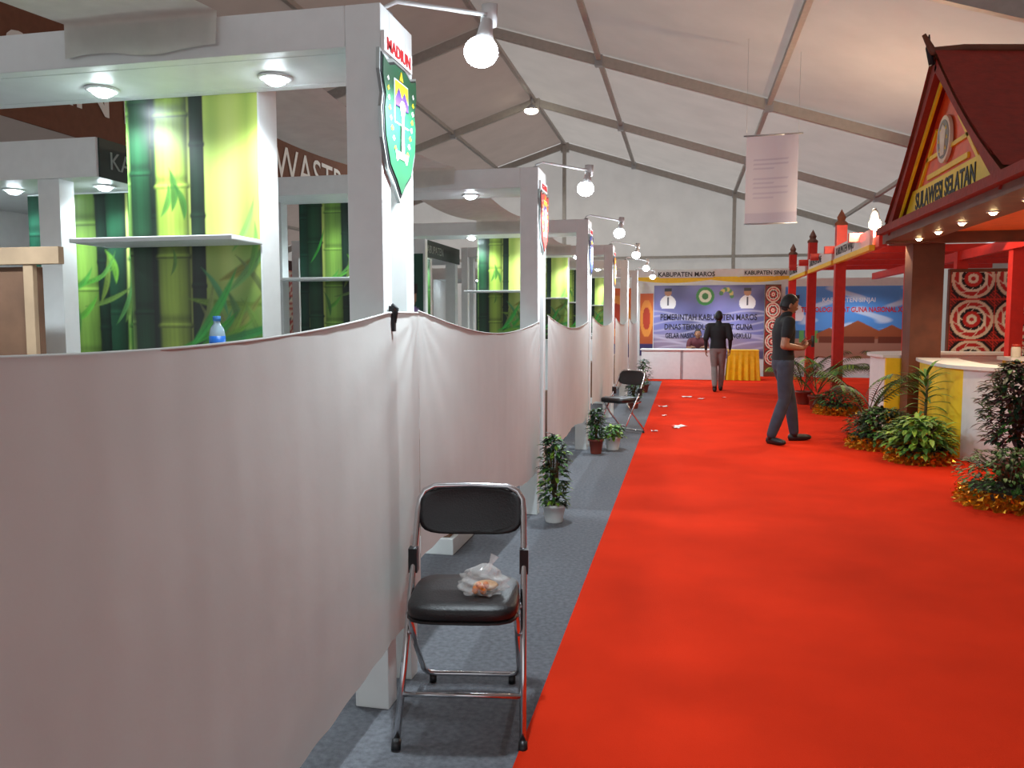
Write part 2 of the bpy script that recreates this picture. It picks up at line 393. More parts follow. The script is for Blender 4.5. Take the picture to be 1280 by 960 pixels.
b=B(); b.box(-4.4,-3.34,3.62,3.66,0,1.70,PLYD); b.box(-4.5,-3.17,3.58,3.62,1.71,1.80,PLY)
b.box(-3.40,-3.34,3.59,3.62,0,1.71,PLY); b.box(-3.40,-3.36,3.66,3.8,0,.06,PLY); b.box(-4.4,-4.36,3.66,3.8,0,.06,PLY); b.finish('plywood_board',bevel=.003)
BRB=mat('brown_banner',(128,84,64),.8,trans=.15)
b=B(); b.box(-7.02,-7.0,5.6,19,3.55,4.85,BRB)
b.text('NUSANTARA',(-6.99,6.0,3.9),Y,Z,.85,WHT,.002); b.text('WASTRA',(-6.99,12.9,3.9),Y,Z,.85,WHT,.002)
for y in (6,12.5,18.6): b.tube([(-7.01,y,4.85),(-7.01,y,roofz(-7.01)+.02)],.006,STEEL,6)
b.finish('event_banner')

# ------------------------------------------------------------------ cloth barrier
def cloth(name,ya,yb,top,bot,nu=220,seed=0,x=-1.020):
    b=B(); r=random.Random(seed); ph=[r.uniform(0,6) for _ in range(6)]
    def fn(a,c):
        y=ya+(yb-ya)*a; zt=top(y);zb=bot(y); z=zb+(zt-zb)*c
        w=.0012*math.sin(y*9+ph[0]+c*2.2)+.0007*math.sin(y*19+ph[1]-c*3)+.0004*math.sin(y*43+ph[2]+c)
        w+=.004*math.sin(c*4+y*2+ph[3])*min(1,min(abs(a),abs(1-a))*6)
        w+=.010*math.sin(math.pi*a)*math.sin(math.pi*c)
        for (yy,s) in ((ya,1),(yb,-1)):
            d=math.hypot(y-yy,(zt-z)*1.0)+.001; an=math.atan2(zt-z,abs(y-yy)+1e-4)
            w+=.0020*math.sin(an*15+ph[4])*math.exp(-d*1.2)
        return (x+max(w,-.010),y,z+.003*math.sin(y*30+ph[5])*(1-c))
    b.grid(fn,nu,60,CLOTH)
    b.tube([(x+.0,ya+(yb-ya)*k/40,top(ya+(yb-ya)*k/40)) for k in range(41)],.004,CLOTH,6)
    return b.finish(name)
cloth('cloth_barrier',-.34,2.985,lambda y:1.36+.085*((y-1.25)/1.41)**2 if y<2.7 else 1.447+ .0*(y-2.7),lambda y:.17+.09*max(0,(y-1.8)/.9) if y<2.75 else .265,260,1)
def mk(y0,hA,hB,s):
    ya,yb=y0+.33,y0+2.985
    return cloth('cloth_barrier',ya,yb,lambda y:1.455-.085*math.sin(math.pi*min(1,(y-ya)/(2.62)))-.05*(y-ya)/2.65,lambda y:hA+(hB-hA)*(y-ya)/(yb-ya)+.02*math.sin((y-ya)*5),160,s)
mk(2.66,.47,.33,2); mk(5.66,.42,.38,3); mk(8.66,.46,.36,4); mk(11.66,.40,.3,5); mk(14.66,.4,.3,6)
b=B()
for y in (2.70,): b.box(-1.03,-1.008,y-.007,y+.007,1.38,1.47,BLK); b.tube([(-1.01,y,1.41),(-1.0,y,1.46),(-1.02,y,1.475)],.006,BLK,6)
b.finish('binder_clip')

def crest(y,z,s=1.0,main=(24,88,58),name='city_crest',txt='MADIUN',seed=0):
    b=B(); G=mat('crest_%s'%name+str(seed),main,.45); SIL=mat('crest_silver',(170,178,176),.35,metal=.5)
    PUR=mat('crest_purple',(80,50,130),.5)
    fr=lambda d:((-1.033+d,y,z),Y,Z)
    def S(k):
        half=[(0,-.30),(.05,-.25),(.12,-.20),(.165,-.10),(.175,.0),(.16,.05),(.19,.12),(.185,.19),(.12,.17),(.06,.19),(0,.19)]
        pts=[(p[0]*k*s,(p[1]*k)*s) for p in half]; return pts+[(-p[0],p[1]) for p in reversed(pts[1:-1])]
    b.plate(S(1.06),fr(0),SIL,.012); b.plate(S(1.0),fr(.012),BLK,.003); b.plate(S(.95),fr(.015),G,.004)
    b.plate([(-.15*s,.205*s),(.15*s,.205*s),(.15*s,.275*s),(-.15*s,.275*s)],fr(0),WHT,.013)
    b.text(txt,(-1.019,y,z+.216*s),Y,Z,.062*s,REDL,.002,'CENTER',1.05,.001)
    b.plate([(-.075*s,-.03*s),(.075*s,-.03*s),(.075*s,.13*s),(-.075*s,.13*s)],fr(.019),WHT,.002)
    b.plate([(-.07*s,.05*s),(.07*s,.05*s),(.07*s,.125*s),(-.07*s,.125*s)],fr(.021),YEL,.001)
    b.plate([(-.07*s,.03*s),(.07*s,.03*s),(.07*s,.06*s),(.03*s,.10*s),(0,.07*s),(-.03*s,.105*s),(-.07*s,.06*s)],fr(.022),PUR,.001)
    b.plate([(-.07*s,-.025*s),(.07*s,-.025*s),(.07*s,.035*s),(-.07*s,.035*s)],fr(.022),G,.001)
    b.plate([(-.015*s,-.14*s),(.015*s,-.14*s),(.01*s,0),(.03*s,.04*s),(.012*s,.06*s),(-.012*s,.06*s),(-.03*s,.04*s),(-.01*s,0)],fr(.024),WHT,.002)
    for sg in (-1,1):
        for k in range(9):
            t=k/8; cx=sg*(.05+.085*math.sin(t*1.6))*s; cz=(-.16+.27*t)*s
            b.plate([(cx-.011*s,cz),(cx,cz-.008*s),(cx+.011*s,cz),(cx,cz+.012*s)],fr(.019),YEL if k%2 else WHT,.002)
    b.plate([(-.06*s,-.155*s),(.06*s,-.155*s),(.07*s,-.13*s),(-.07*s,-.13*s)],fr(.019),WHT,.003)
    b.plate([(-.02*s,.135*s),(.02*s,.135*s),(0,.17*s)],fr(.019),YEL,.003)
    return b.finish(name)
crest(2.80,2.145,.95)
crest(5.83,2.17,.88,(190,40,34),'city_crest','NGAWI',1)
crest(8.83,2.17,.86,(40,60,140),'city_crest','BLITAR',2)
crest(11.83,2.17,.86,(200,120,34),'city_crest','KEDIRI',3)

# ------------------------------------------------------------------ folding chair
def folding_chair(loc,rz):
    b=B(); w=.205
    path=[(-w-.005,-.25,.015),(-w,-.02,.36),(-w,.08,.50),(-w+.005,.19,.70)]
    path+=[(-w+.01,.207,.74),(-w+.028,.215,.77),(-w+.065,.222,.787),(0,.232,.79),(w-.065,.222,.787),(w-.028,.215,.77),(w-.01,.207,.74)]
    path+=[(w-.005,.19,.70),(w,.08,.50),(w,-.02,.36),(w+.005,-.25,.015)]
    b.tube(path,.0115,CHROME,12,ref=(0,1,0))
    r=w-.02
    b.tube([(-r,-.13,.415),(-r,.0,.26),(-r,.20,.075),(-r+.01,.235,.045),(-r+.04,.245,.035),(r-.04,.245,.035),(r-.01,.235,.045),(r,.20,.075),(r,.0,.26),(r,-.13,.415)],.0105,CHROME,10,ref=(0,1,0))
    b.tube([(-w,-.165,.145),(w,-.165,.145)],.009,CHROME,10)
    for sg in (-1,1):
        b.tube([(sg*(w+.005),-.265,.0),(sg*(w+.005),-.245,.03)],.016,BLACKP,10)
        b.tube([(sg*(r-.03),.245,0.0),(sg*(r-.03),.245,.03)],.014,BLACKP,10)
        b.tube([(sg*(w-.01),-.005,.395),(sg*(w-.01),.14,.415)],[(.012,.004)]*2,CHROME,8)
        b.box(sg*w-.016,sg*w+.016,.08,.125,.49,.58,BLACKP)
    def slab(cz,h,rx,ry,cy,m,ex=5):
        n=40; rings=[(.0,-h/2,.2),(0,-h/2,.96),(0,-h*.2,1.0),(0,h*.25,1.0),(0,h/2,.95),(0,h*.56,.6),(0,h*.58,.1)]
        v=[];f=[]
        for (_,z,k) in rings:
            for j in range(n):
                a=2*math.pi*j/n; c,s_=math.cos(a),math.sin(a)
                q=(abs(c)**ex+abs(s_)**ex)**(-1/ex); v.append((c*q*rx*k,cy+s_*q*ry*k,cz+z))
        for i in range(len(rings)-1):
            for j in range(n):
                p=i*n+j;q=i*n+(j+1)%n; f.append((p,q,q+n,p+n))
        f.append(tuple(range(n-1,-1,-1))); f.append(tuple(range((len(rings)-1)*n,len(rings)*n)))
        b.add(v,f,m,True)
    slab(.44,.05,.19,.19,-.03,BLACKV); slab(.415,.012,.192,.192,-.03,BLACKP)
    n=44;v=[];f=[];lay=[(-.012,.90),(-.017,1.0),(.004,1.0),(.008,.9)]
    for (d,k) in lay:
        for j in range(n):
            a=2*math.pi*j/n;c,s_=math.cos(a),math.sin(a); q=(abs(c)**4+abs(s_)**4)**(-1/4)
            x=c*q*(w-.012)*k; z=.695+s_*q*.085*k; y=.205+(z-.70)*.26-.028*(x/w)**2+.02+d
            v.append((x,y,z))
    for i in range(len(lay)-1):
        for j in range(n):
            p=i*n+j;q=i*n+(j+1)%n; f.append((p,q,q+n,p+n))
    f.append(tuple(range(n-1,-1,-1))); f.append(tuple(range((len(lay)-1)*n,len(lay)*n)))
    b.add(v,f,BLACKV,True)
    return b.finish('folding_chair',loc,rz)
folding_chair((-.752,2.70,0),math.radians(10))
folding_chair((-.76,9.95,.0),math.radians(-35))
BAG=mat('clear_plastic_bag',(235,235,232),.12,alpha=.28,var=.05)
b=B()
def bagfn(p):
    r=1+.16*math.sin(p.x*9+p.y*7)+.12*math.sin(p.z*13+p.x*5)+.06*math.sin(p.y*23)
    z=p.z
    q=Vector((p.x*r,p.y*r,max(z*r,-.55)))
    if z>.7: q=Vector((p.x*r*1.1+.25*(z-.7),p.y*r,z*(1+1.2*(z-.7))))
    return q
b.sphere((0,0,.030),(.078,.062,.052),BAG,40,26,fn=bagfn)
b.sphere((.01,0,.022),(.045,.036,.016),mat('rice_cracker',(225,180,130),.7,var=.2,nscale=80),16,8)
for k in range(7): b.sphere((random.uniform(-.035,.035),random.uniform(-.045,-.02),.016+random.uniform(0,.02)),.012,mat('orange_chilli',(240,130,24),.4),8,6)
b.tube([(.015,0,.075),(.03,.005,.10),(.045,.01,.125)],[.014,.007,.016],BAG,10,cap=False)
b.finish('plastic_bag',(-.68,2.66,.469),.4)

b=B(); WB=mat('bottle_plastic',(190,215,230),.12,alpha=.7); 
b.lathe([(.028,0),(.031,.005),(.031,.06),(.029,.065),(.031,.07),(.031,.15),(.026,.175),(.013,.195),(.013,.21)],(0,0,0),WB,24)
b.lathe([(.0318,.085),(.0318,.145)],(0,0,0),mat('bottle_label',(30,110,205),.4),24)
b.lathe([(.015,.205),(.015,.225)],(0,0,0),mat('bottle_cap',(70,140,215),.4),20)
b.finish('water_bottle',(-1.84,2.90,1.211))
b=B(); b.box(-1.97,-1.78,2.84,2.99,1.1305,1.21,PLY); b.box(-1.90,-1.87,2.838,2.992,1.2105,1.2107,WHT); b.finish('product_box',bevel=.003)

# ------------------------------------------------------------------ plants
LG=mat('leaf_green',(66,112,44),.5,var=.3,nscale=20); LD=mat('leaf_dark',(32,54,34),.5,var=.3,nscale=20); LY=mat('leaf_lime',(120,156,50),.5,var=.25)
LR=mat('leaf_purple',(76,44,46),.5,var=.3); STEM=mat('plant_stem',(88,76,48),.8); SOIL=mat('soil',(50,36,26),.95,bump=.5)
PW=mat('pot_white',(220,220,216),.4); PR=mat('pot_terracotta',(120,50,36),.6)
def leaf(b,p,d,L,w,m,droop=.3,n=5):
    d=Vector(d).normalized(); sd=d.cross(Z); 
    if sd.length<.05: sd=X.copy()
    sd.normalize(); v=[];f=[];q=Vector(p)
    for i in range(n+1):
        t=i/n; ww=w*math.sin(math.pi*(.08+.92*t))**.8*(1 if t<.98 else .1)
        up=sd.cross(d).normalized()
        v+= [q-sd*ww/2+up*ww*.15,q,q+sd*ww/2+up*ww*.15]
        d=(d-Z*droop/n*1.6).normalized(); q=q+d*L/n
        if q.z<.02: q.z=.02
    for i in range(n):
        a=i*3; f+=[(a,a+1,a+4,a+3),(a+1,a+2,a+5,a+4)]
    b.add(v,f,m,True)
def bush(b,c,r,h,n,m,ls=.06,lw=.03,zmin=0.0,rn=random):
    c=Vector(c)
    for k in range(max(4,n//25)):
        a=rn.uniform(0,6.28); b.tube([c,c+Vector((math.cos(a)*r*.3,math.sin(a)*r*.3,h*.5)),c+Vector((math.cos(a)*r*.7,math.sin(a)*r*.7,h*rn.uniform(.6,.95)))],[.008,.005,.003],STEM,5)
    for k in range(n):
        a=rn.uniform(0,6.28);t=rn.uniform(zmin,1); rr=r*math.sqrt(max(0,1-(t*1.6-.6)**2 if t>.375 else .7+.8*t))*rn.uniform(.35,1)
        p=c+Vector((math.cos(a)*rr,math.sin(a)*rr,t*h))
        d=Vector((math.cos(a)+rn.uniform(-.5,.5),math.sin(a)+rn.uniform(-.5,.5),rn.uniform(-.2,1)))
        leaf(b,p,d,ls*rn.uniform(.7,1.3),lw,m if not isinstance(m,list) else rn.choice(m),.5,3)
def pot(b,c,r,h,m):
    b.lathe([(r*.7,0),(r*.72,.01),(r*.95,h*.85),(r*1.06,h*.86),(r*1.06,h),(r*.94,h),(r*.9,h*.9)],c,m,24)
    b.lathe([(r*.9,h*.86),(.01,h*.9)],c,SOIL,20)
def potted(name,loc,r,h,pm,ph,n,lm,ls=.06,lw=.028,sp=1.2):
    b=B(); pot(b,(0,0,0),r,h,pm); b.tube([(0,0,h*.8),(.01,0,h+ph*.5)],[.01,.006],STEM,6)
    bush(b,(0,0,h*.9),r*sp,ph,n,lm,ls,lw); return b.finish(name,loc)
potted('potted_shrub',(-.885,5.50,0),.085,.13,PW,.50,420,[LD,LG,LD,LY],.06,.03,1.1)
potted('potted_shrub',(-.76,8.75,0),.09,.15,PW,.12,160,[LG,LY],.07,.035,1.3)
potted('potted_shrub',(-.91,8.45,0),.08,.16,PR,.34,300,[LD,LG],.06,.03,.9)
potted('potted_shrub',(-.80,12.95,0),.1,.16,PR,.42,260,[LD,LG],.07,.03,1.3)
potted('potted_shrub',(-.78,15.9,0),.1,.16,PR,.5,260,[LD,LG],.08,.035,1.3)
def tinsel_base(b,c,r,h):
    rn=random.Random(3)
    def fn(a,t):
        an=a*2*math.pi; rr=(r+.03*math.sin(an*17+t*9)+.02*math.sin(an*31))*(1.05-.15*t); return (c[0]+rr*math.cos(an),c[1]+rr*math.sin(an),c[2]+t*h)
    b.grid(fn,120,5,GOLD,False)
    for k in range(420):
        a=rn.uniform(0,6.28); rr=r*rn.uniform(.92,1.12); p=Vector((c[0]+rr*math.cos(a),c[1]+rr*math.sin(a),c[2]+rn.uniform(.015,h)))
        v=[p+Vector((rn.uniform(-.03,.03),rn.uniform(-.03,.03),rn.uniform(-.012,.03))) for _ in range(3)]
        b.add(v,[(0,1,2)],GOLD)
    b.lathe([(r*.9,0),(r*.9,h*.95),(.02,h)],c,SOIL,24)
def palm(name,loc,H,nf,L,m,lw=.022,base=.13,up=.9):
    b=B(); rn=random.Random(int(H*100)+nf); pot(b,(0,0,0),base,.22,PR)
    for k in range(nf):
        a=k*2.4+rn.uniform(-.3,.3); st=Vector((math.cos(a)*.03,math.sin(a)*.03,.2))
        d=Vector((math.cos(a)*rn.uniform(.3,.9),math.sin(a)*rn.uniform(.3,.9),up+rn.uniform(0,.6))).normalized(); q=st+Z*H*.15*rn.random()
        P=[q.copy()]; ns=12; D=[d.copy()]
        for i in range(ns):
            q=q+d*(H*rn.uniform(.97,1.03)/ns); d=(d+Vector((math.cos(a),math.sin(a),0))*.06-Z*.075*(i/ns)*2).normalized(); P.append(q.copy());D.append(d.copy())
        b.tube(P,[.006]*6+[.004]*4+[.002]*(len(P)-10),STEM if k%3 else LG,5)
        for i in range(3,ns+1):
            for h_ in (0,.5):
                for sg in (-1,1):
                    dd=D[i]; sd=dd.cross(Z).normalized()*sg
                    pp=P[i]-D[i]*h_*(H/ns)
                    leaf(b,pp,sd*.8+dd*.8+Z*.1,L*(1-.5*abs((i-ns*.55)/(ns*.6))),lw,m if not isinstance(m,list) else rn.choice(m),.6,4)
    return b.finish(name,loc)
def dracaena(name,loc,H,n,L,m):
    b=B(); pot(b,(0,0,0),.13,.2,PR); b.tube([(0,0,.15),(.01,0,H)],[.016,.012],STEM,8); rn=random.Random(9)
    for k in range(n):
        a=k*2.4; z=.35+(H-.35)*k/n; e=.3+1.2*(k/n)
        leaf(b,(0,0,z),(math.cos(a),math.sin(a),e),L*(1-.2*rn.random()),.035,m,.7,7)
    return b.finish(name,loc)
palm('potted_palm',(2.05,13.35,.013),.85,11,.26,[LG,LG,LY],.022)
palm('potted_palm',(1.95,14.1,.013),.90,9,.26,[LG,LD],.022)
palm('potted_palm',(2.15,10.2,.013),.80,9,.24,[LG,LD],.022)
palm('potted_palm',(3.3,13.0,.013),.9,8,.26,[LD,LG],.022)
dracaena('potted_dracaena',(2.46,9.02,.013),.85,38,.34,LG)
for (nm,c,r,h,n,ms,ls,lw) in (('flower_bed',(2.25,12.75),.30,.26,520,[LD,LG],.07,.03),('flower_bed',(2.15,9.45),.34,.34,900,[LD,LG,LD],.08,.035),('flower_bed',(2.30,8.60),.28,.34,460,[LY,LG],.12,.05),
    ('flower_bed',(2.45,6.70),.34,.34,850,[LG,LD,LG],.06,.028)):
    b=B(); tinsel_base(b,(c[0],c[1],.013),r,.13); bush(b,(c[0],c[1],.10),r*1.1,h,n,ms,ls,lw); b.finish(nm)
b=B(); pot(b,(0,0,0),.16,.25,PR); b.tube([(0,0,.2),(.02,0,.5),(0,.02,.8)],[.014,.01,.005],STEM,6)
bush(b,(0,0,.40),.28,.66,1300,[LD,LD,LR,LR,LG],.085,.035); b.finish('potted_croton',(2.68,7.25,.013))

# ------------------------------------------------------------------ Sulawesi house facade
CEM=mat('emblem_cream',(225,215,190),.5); 
b=B(); GX=2.40
ya,yb,yc=9.98,8.42,6.72; zb,zt=2.48,3.80
fr=lambda d:((GX-d,0,0),-Y,Z)
b.plate([(-9.9,zb),(-6.8,zb),(-yb,zt-.06)],((GX+.08,0,0),-Y,Z),GABR,.08)
def edge(p,q,w,m,d=.012,th=.02,z=0):
    P=Vector((GX-d-th/2,-p[0],p[1]));Q=Vector((GX-d-th/2,-q[0],q[1])); b.beam(P,Q,w,th,m,up=(1,0,0))
edge((-10.06,2.44),(-yb,zt+.03),.13,DRED,.0,.14); edge((-6.64,2.44),(-yb,zt+.03),.13,DRED,.0,.14)
edge((-9.86,2.52),(-yb,zt-.12),.06,YEL,.06); edge((-6.84,2.52),(-yb,zt-.12),.06,YEL,.06)
edge((-9.5,2.62),(-8.75,3.28),.04,YEL,.0); edge((-7.35,2.62),(-8.1,3.28),.04,YEL,.0); edge((-9.0,2.86),(-7.8,2.86),.05,YEL,.0); edge((-9.05,3.04),(-7.8,3.04),.04,YEL,.0)
b.plate([(-9.80,2.53),(-7.02,2.53),(-7.30,2.80),(-9.50,2.80)],fr(0.005),YEL,.02)
b.text('SULAWESI SELATAN',(GX-.028,9.36,2.59),-Y,Z,.235,BLK,.003,'LEFT',.86,.004)
pts=[(-8.44+.20*math.cos(a*math.pi/16),3.13+.22*math.sin(a*math.pi/16)) for a in range(32)]; b.plate(pts,fr(.01),CEM,.03)
pts=[(-8.44+.165*math.cos(a*math.pi/16),3.13+.18*math.sin(a*math.pi/16)) for a in range(32)]; b.plate(pts,fr(.04),mat('emblem_grey',(120,120,110),.5),.004)
b.plate([(-8.44-.05,2.98),(-8.44+.05,2.98),(-8.44+.09,3.2),(-8.44,3.27),(-8.44-.09,3.2)],fr(.044),CEM,.005)
for k in range(8):
    a=k*math.pi/4; b.plate([(-8.44+.12*math.cos(a)-.015,3.13+.13*math.sin(a)-.015),(-8.44+.12*math.cos(a)+.015,3.13+.13*math.sin(a)-.015),(-8.44+.12*math.cos(a),3.13+.13*math.sin(a)+.02)],fr(.044),YEL,.004)
def slope(y0,z0):
    def fn(a,c):
        x=GX-.16+3.2*a; lift=.10*((a-.5)*2)**2
        y=yb+(y0-yb)*c; z=zt+.08+(z0-zt)*c-.08*math.sin(math.pi*c)+lift*(1-.5*c); return (x,y,z)
    b.grid(fn,20,12,DRED)
    b.grid(lambda a,c:tuple(Vector(fn(a,c))-Vector((0,0,.05))),20,12,BROWN)
slope(10.12,2.42); slope(6.56,2.42)
b.tube([(GX-.25,yb,zt+.30),(GX-.17,yb,zt+.14),(GX+.1,yb,zt+.15),(GX+1.4,yb,zt+.06),(GX+3.0,yb,zt+.2)],[.02,.045,.04,.04,.04],BROWN,8)
b.tube([(GX-.17,yb,zt+.02),(GX-.2,yb+.03,zt+.18),(GX-.2,yb+.01,zt+.30)],[.03,.025,.006],BLK,8)
b.box(GX-.12,GX+.34,5.6,10.2,2.34,2.47,BROWN)
b.box(GX+.34,GX+3,5.7,10.9,2.44,2.47,ORANGE)
b.box(GX-.12,GX+3,10.2,10.36,2.32,2.47,BROWN); b.box(GX+.34,GX+3,5.6,5.75,2.34,2.47,BROWN); b.box(GX+1.5,GX+1.65,5.7,10.2,2.36,2.44,BROWN)
b.box(GX-.2,GX-.12,5.5,10.3,2.42,2.50,DRED)
b.box(2.72,3.08,10.75,11.1,.013,2.56,BROWN); b.box(2.72,3.08,5.5,5.85,.013,2.34,BROWN); b.box(2.52,3.1,10.3,11.1,2.36,2.5,BROWN)
b.box(5.0,5.3,10.6,10.9,.013,2.45,BROWN)
for (x,y) in ((2.55,9.15),(2.53,8.35),(2.54,7.6),(2.55,6.9),(2.55,9.85)): downlight(b,x,y,2.34,LEDW,.035)
for (x,y) in ((3.6,9.4),(3.6,8.0)): downlight(b,x,y,2.44,LEDW,.04)
house=b.finish('sulawesi_house_facade')
WARM=(1.0,.76,.50)
for (x,y) in ((2.55,9.15),(2.54,7.6),(3.6,9.4),(3.6,8.0)): light('downlight_bulb','SPOT',(x,y,2.28),50,WARM,house,.04,150,.6)

b=B()
for y in (14.0,17.0,20.0):
    b.box(2.37,2.53,y-.08,y+.08,.013,2.95,RED); b.lathe([(.10,0),(.10,.04),(.055,.08),(.07,.13),(.004,.26)],(2.45,y,2.95),BROWN,4,False)
for (x,y) in ((4.25,14.0),(4.33,12.0),(4.25,17),(5.9,14.0)): b.box(x-.08,x+.08,y-.08,y+.08,.013,2.5,RED)
b.box(2.40,2.50,11.1,20,2.36,2.50,RED); b.box(4.2,4.3,11.1,20,2.36,2.50,RED)
for y in (12.0,14.0,15.5,17.0,18.5): b.box(2.2,6.2,y-.05,y+.05,2.5,2.62,RED)
for y in (11.3,14.1,17.1):
    b.box(2.34,2.38,y+.05,y+2.6,2.40,2.60,WHITE); b.text('KABUPATEN WAJO' if y<14 else ('KABUPATEN BONE' if y<17 else 'KOTA PAREPARE'),(2.338,y+2.45,2.45),-Y,Z,.16,BLK,.002,'LEFT',1,.002)
    b.box(2.33,2.40,y+.02,y+2.63,2.33,2.40,YEL)
b.finish('red_pergola',bevel=.006)
b=B(); b.lathe([(.03,.25),(.05,.2),(.07,.1),(.075,.08)],(2.50,11.84,2.66),STEEL,16); b.sphere((2.50,11.83,2.72),.08,LEDW); b.box(2.48,2.52,11.86,11.949,2.52,2.94,STEEL)
ob=b.finish('warm_floodlight'); light('flood_bulb','POINT',(2.38,11.6,2.74),170,WARM,ob,.05)

b=B(); b.box(3.95,7.1,13.5,13.6,.013,2.2,BROWN); b.poster((3.97,13.495,.5),X,Z,3.1,1.65,240,130,toraja(5,2.66)); b.finish('toraja_carved_panel')
b=B(); b.box(1.93,2.30,20.85,20.95,.013,2.3,BROWN); b.poster((1.94,20.845,.3),X,Z,.35,1.95,50,200,toraja(1,5)); 
b.finish('toraja_carved_panel')
def counter(name,pts,h,th,colf):
    b=B(); P=[Vector((p[0],p[1],0)) for p in pts]
    Q=[]
    for i in range(len(P)-1):
        p0=P[max(0,i-1)];p1=P[i];p2=P[i+1];p3=P[min(len(P)-1,i+2)]
        for k in range(8):
            t=k/8; Q.append(.5*((2*p1)+(p2-p0)*t+(2*p0-5*p1+4*p2-p3)*t*t+(3*p1-3*p2+p3-p0)*t**3))
    Q.append(P[-1]); n=len(Q)
    N=[]
    for i in range(n):
        t=(Q[min(n-1,i+1)]-Q[max(0,i-1)]).normalized(); N.append(Vector((-t.y,t.x,0)))
    for i in range(n-1):
        m=colf(i/(n-1)); a,c=Q[i],Q[i+1];na,nc=N[i]*th/2,N[i+1]*th/2
        z0=Z*.013;z1=Z*h
        v=[a-na+z0,c-nc+z0,c+nc+z0,a+na+z0,a-na+z1,c-nc+z1,c+nc+z1,a+na+z1]
        b.add(v,[(0,1,5,4),(2,3,7,6),(4,5,6,7),(3,2,1,0)]+([(3,0,4,7)] if i==0 else [])+([(1,2,6,5)] if i==n-2 else []),m)
        na=na*1.25;nc=nc*1.25;z0=Z*h;z1=Z*(h+.035)
        v=[a-na+z0,c-nc+z0,c+nc+z0,a+na+z0,a-na+z1,c-nc+z1,c+nc+z1,a+na+z1]
        b.add(v,[(0,1,5,4),(2,3,7,6),(4,5,6,7),(3,2,1,0)]+([(3,0,4,7)] if i==0 else [])+([(1,2,6,5)] if i==n-2 else []),WHITE)
    return b.finish(name)
counter('curved_counter',[(4.6,12.6),(3.6,12.6),(2.95,12.45),(2.72,12.0),(2.72,11.5),(2.74,11.2)],.93,.36,lambda t:WHITE if t<.93 else YEL)
counter('curved_counter',[(2.98,10.55),(2.9,10.1),(2.86,9.6),(2.84,9.2),(2.92,8.8),(3.2,8.5),(3.8,8.35),(4.8,8.3),(5.8,8.3)],.93,.36,lambda t:YEL if t<.47 else WHITE)
b=B(); b.box(3.7,6.2,10.2,10.55,.013,.95,YEL); b.box(3.65,6.25,10.15,10.58,.95,.99,WHITE); b.finish('display_table')
JR=mat('jar_glass',(214,206,190),.2); JL=mat('jar_lid',(190,60,40),.4)
for (x,y) in ((3.75,10.3),(3.95,10.35),(4.2,10.3)):
    b=B(); b.lathe([(.045,0),(.05,.01),(.05,.10),(.04,.125)],(0,0,0),JR,20); b.lathe([(.043,.12),(.043,.15)],(0,0,0),JL,20); b.finish('product_jar',(x,y,.991))

# ------------------------------------------------------------------ far end booths
b=B()
b.box(-1.2,5.6,21.0,21.1,0,2.45,WHITE)
b.poster((-.80,20.99,.45),X,Z,2.72,1.85,200,140,maros)
BL2=mat('banner_lettering',(34,30,52),.6)
b.text('PEMERINTAH KABUPATEN MAROS',(.56,20.985,1.42),X,Z,.215,BL2,.002,'CENTER',.72,.004)
b.text('DINAS TEKNOLOGI TEPAT GUNA',(.56,20.985,1.18),X,Z,.2,BL2,.002,'CENTER',.72,.004)
b.text('GELAR NASIONAL  PROVINSI BENGKULU',(.56,20.985,.96),X,Z,.18,BL2,.002,'CENTER',.64,.004)
b.poster((2.42,20.99,.5),X,Z,3.1,1.75,200,120,sinjai)
b.text('KABUPATEN SINJAI',(3.9,20.985,1.86),X,Z,.16,WHT,.002,'CENTER',.9); b.text('TEKNOLOGI TEPAT GUNA NASIONAL XX',(4.0,20.985,1.62),X,Z,.17,REDL,.002,'CENTER',.75,.004)
b.poster((-1.15,20.99,.5),X,Z,.33,1.6,20,60,orangeposter)
b.finish('booth_backdrop')
b=B()
b.box(-1.2,2.33,19.6,19.7,2.44,2.62,WHITE)
b.grid(lambda a,c:(-1.2+3.53*a,19.59,2.44-.14*c*(.5+.5*abs(math.sin(a*math.pi*2)))),60,2,YEL)
b.box(-.62,.62,19.54,19.58,2.42,2.58,WHITE); b.text('KABUPATEN MAROS',(0,19.535,2.45),X,Z,.15,BLK,.002,'CENTER',.95,.003)
b.box(1.3,2.3,19.54,19.58,2.44,2.60,WHITE); b.text('KABUPATEN SINJAI',(1.8,19.535,2.475),X,Z,.13,BLK,.002,'CENTER',.85,.003)
b.box(-1.26,-1.16,19.6,19.7,.013,2.62,WHITE); b.box(-1.26,-1.16,20.85,20.9,.013,2.62,WHITE); b.box(-1.2,-1.16,19.7,20.9,2.44,2.6,WHITE)
for x in (-.8,.2,1.2,2.0): downlight(b,x,19.65,2.44)
ob=b.finish('booth_fascia')
for x in (-.5,1.2): light('downlight_bulb','SPOT',(x,19.9,2.38),70,COOL,ob,.05,150,.6)
light('downlight_bulb','SPOT',(4,19.9,2.4),70,COOL,ob,.05,150,.6)
b=B(); b.box(-1.02,-.1,19.4,19.9,.013,.66,WHITE); b.box(-.04,.92,19.4,19.9,.013,.70,WHITE); b.box(-1.05,.95,19.36,19.94,.70,.73,WHITE); b.box(-.10,-.04,19.42,19.9,.013,.7,STEEL); b.box(-1.02,-.1,19.4,19.9,.66,.70,WHITE)
b.finish('front_desk',bevel=.006)
YC=mat('yellow_satin',(240,198,24),.4,var=.1)
b=B()
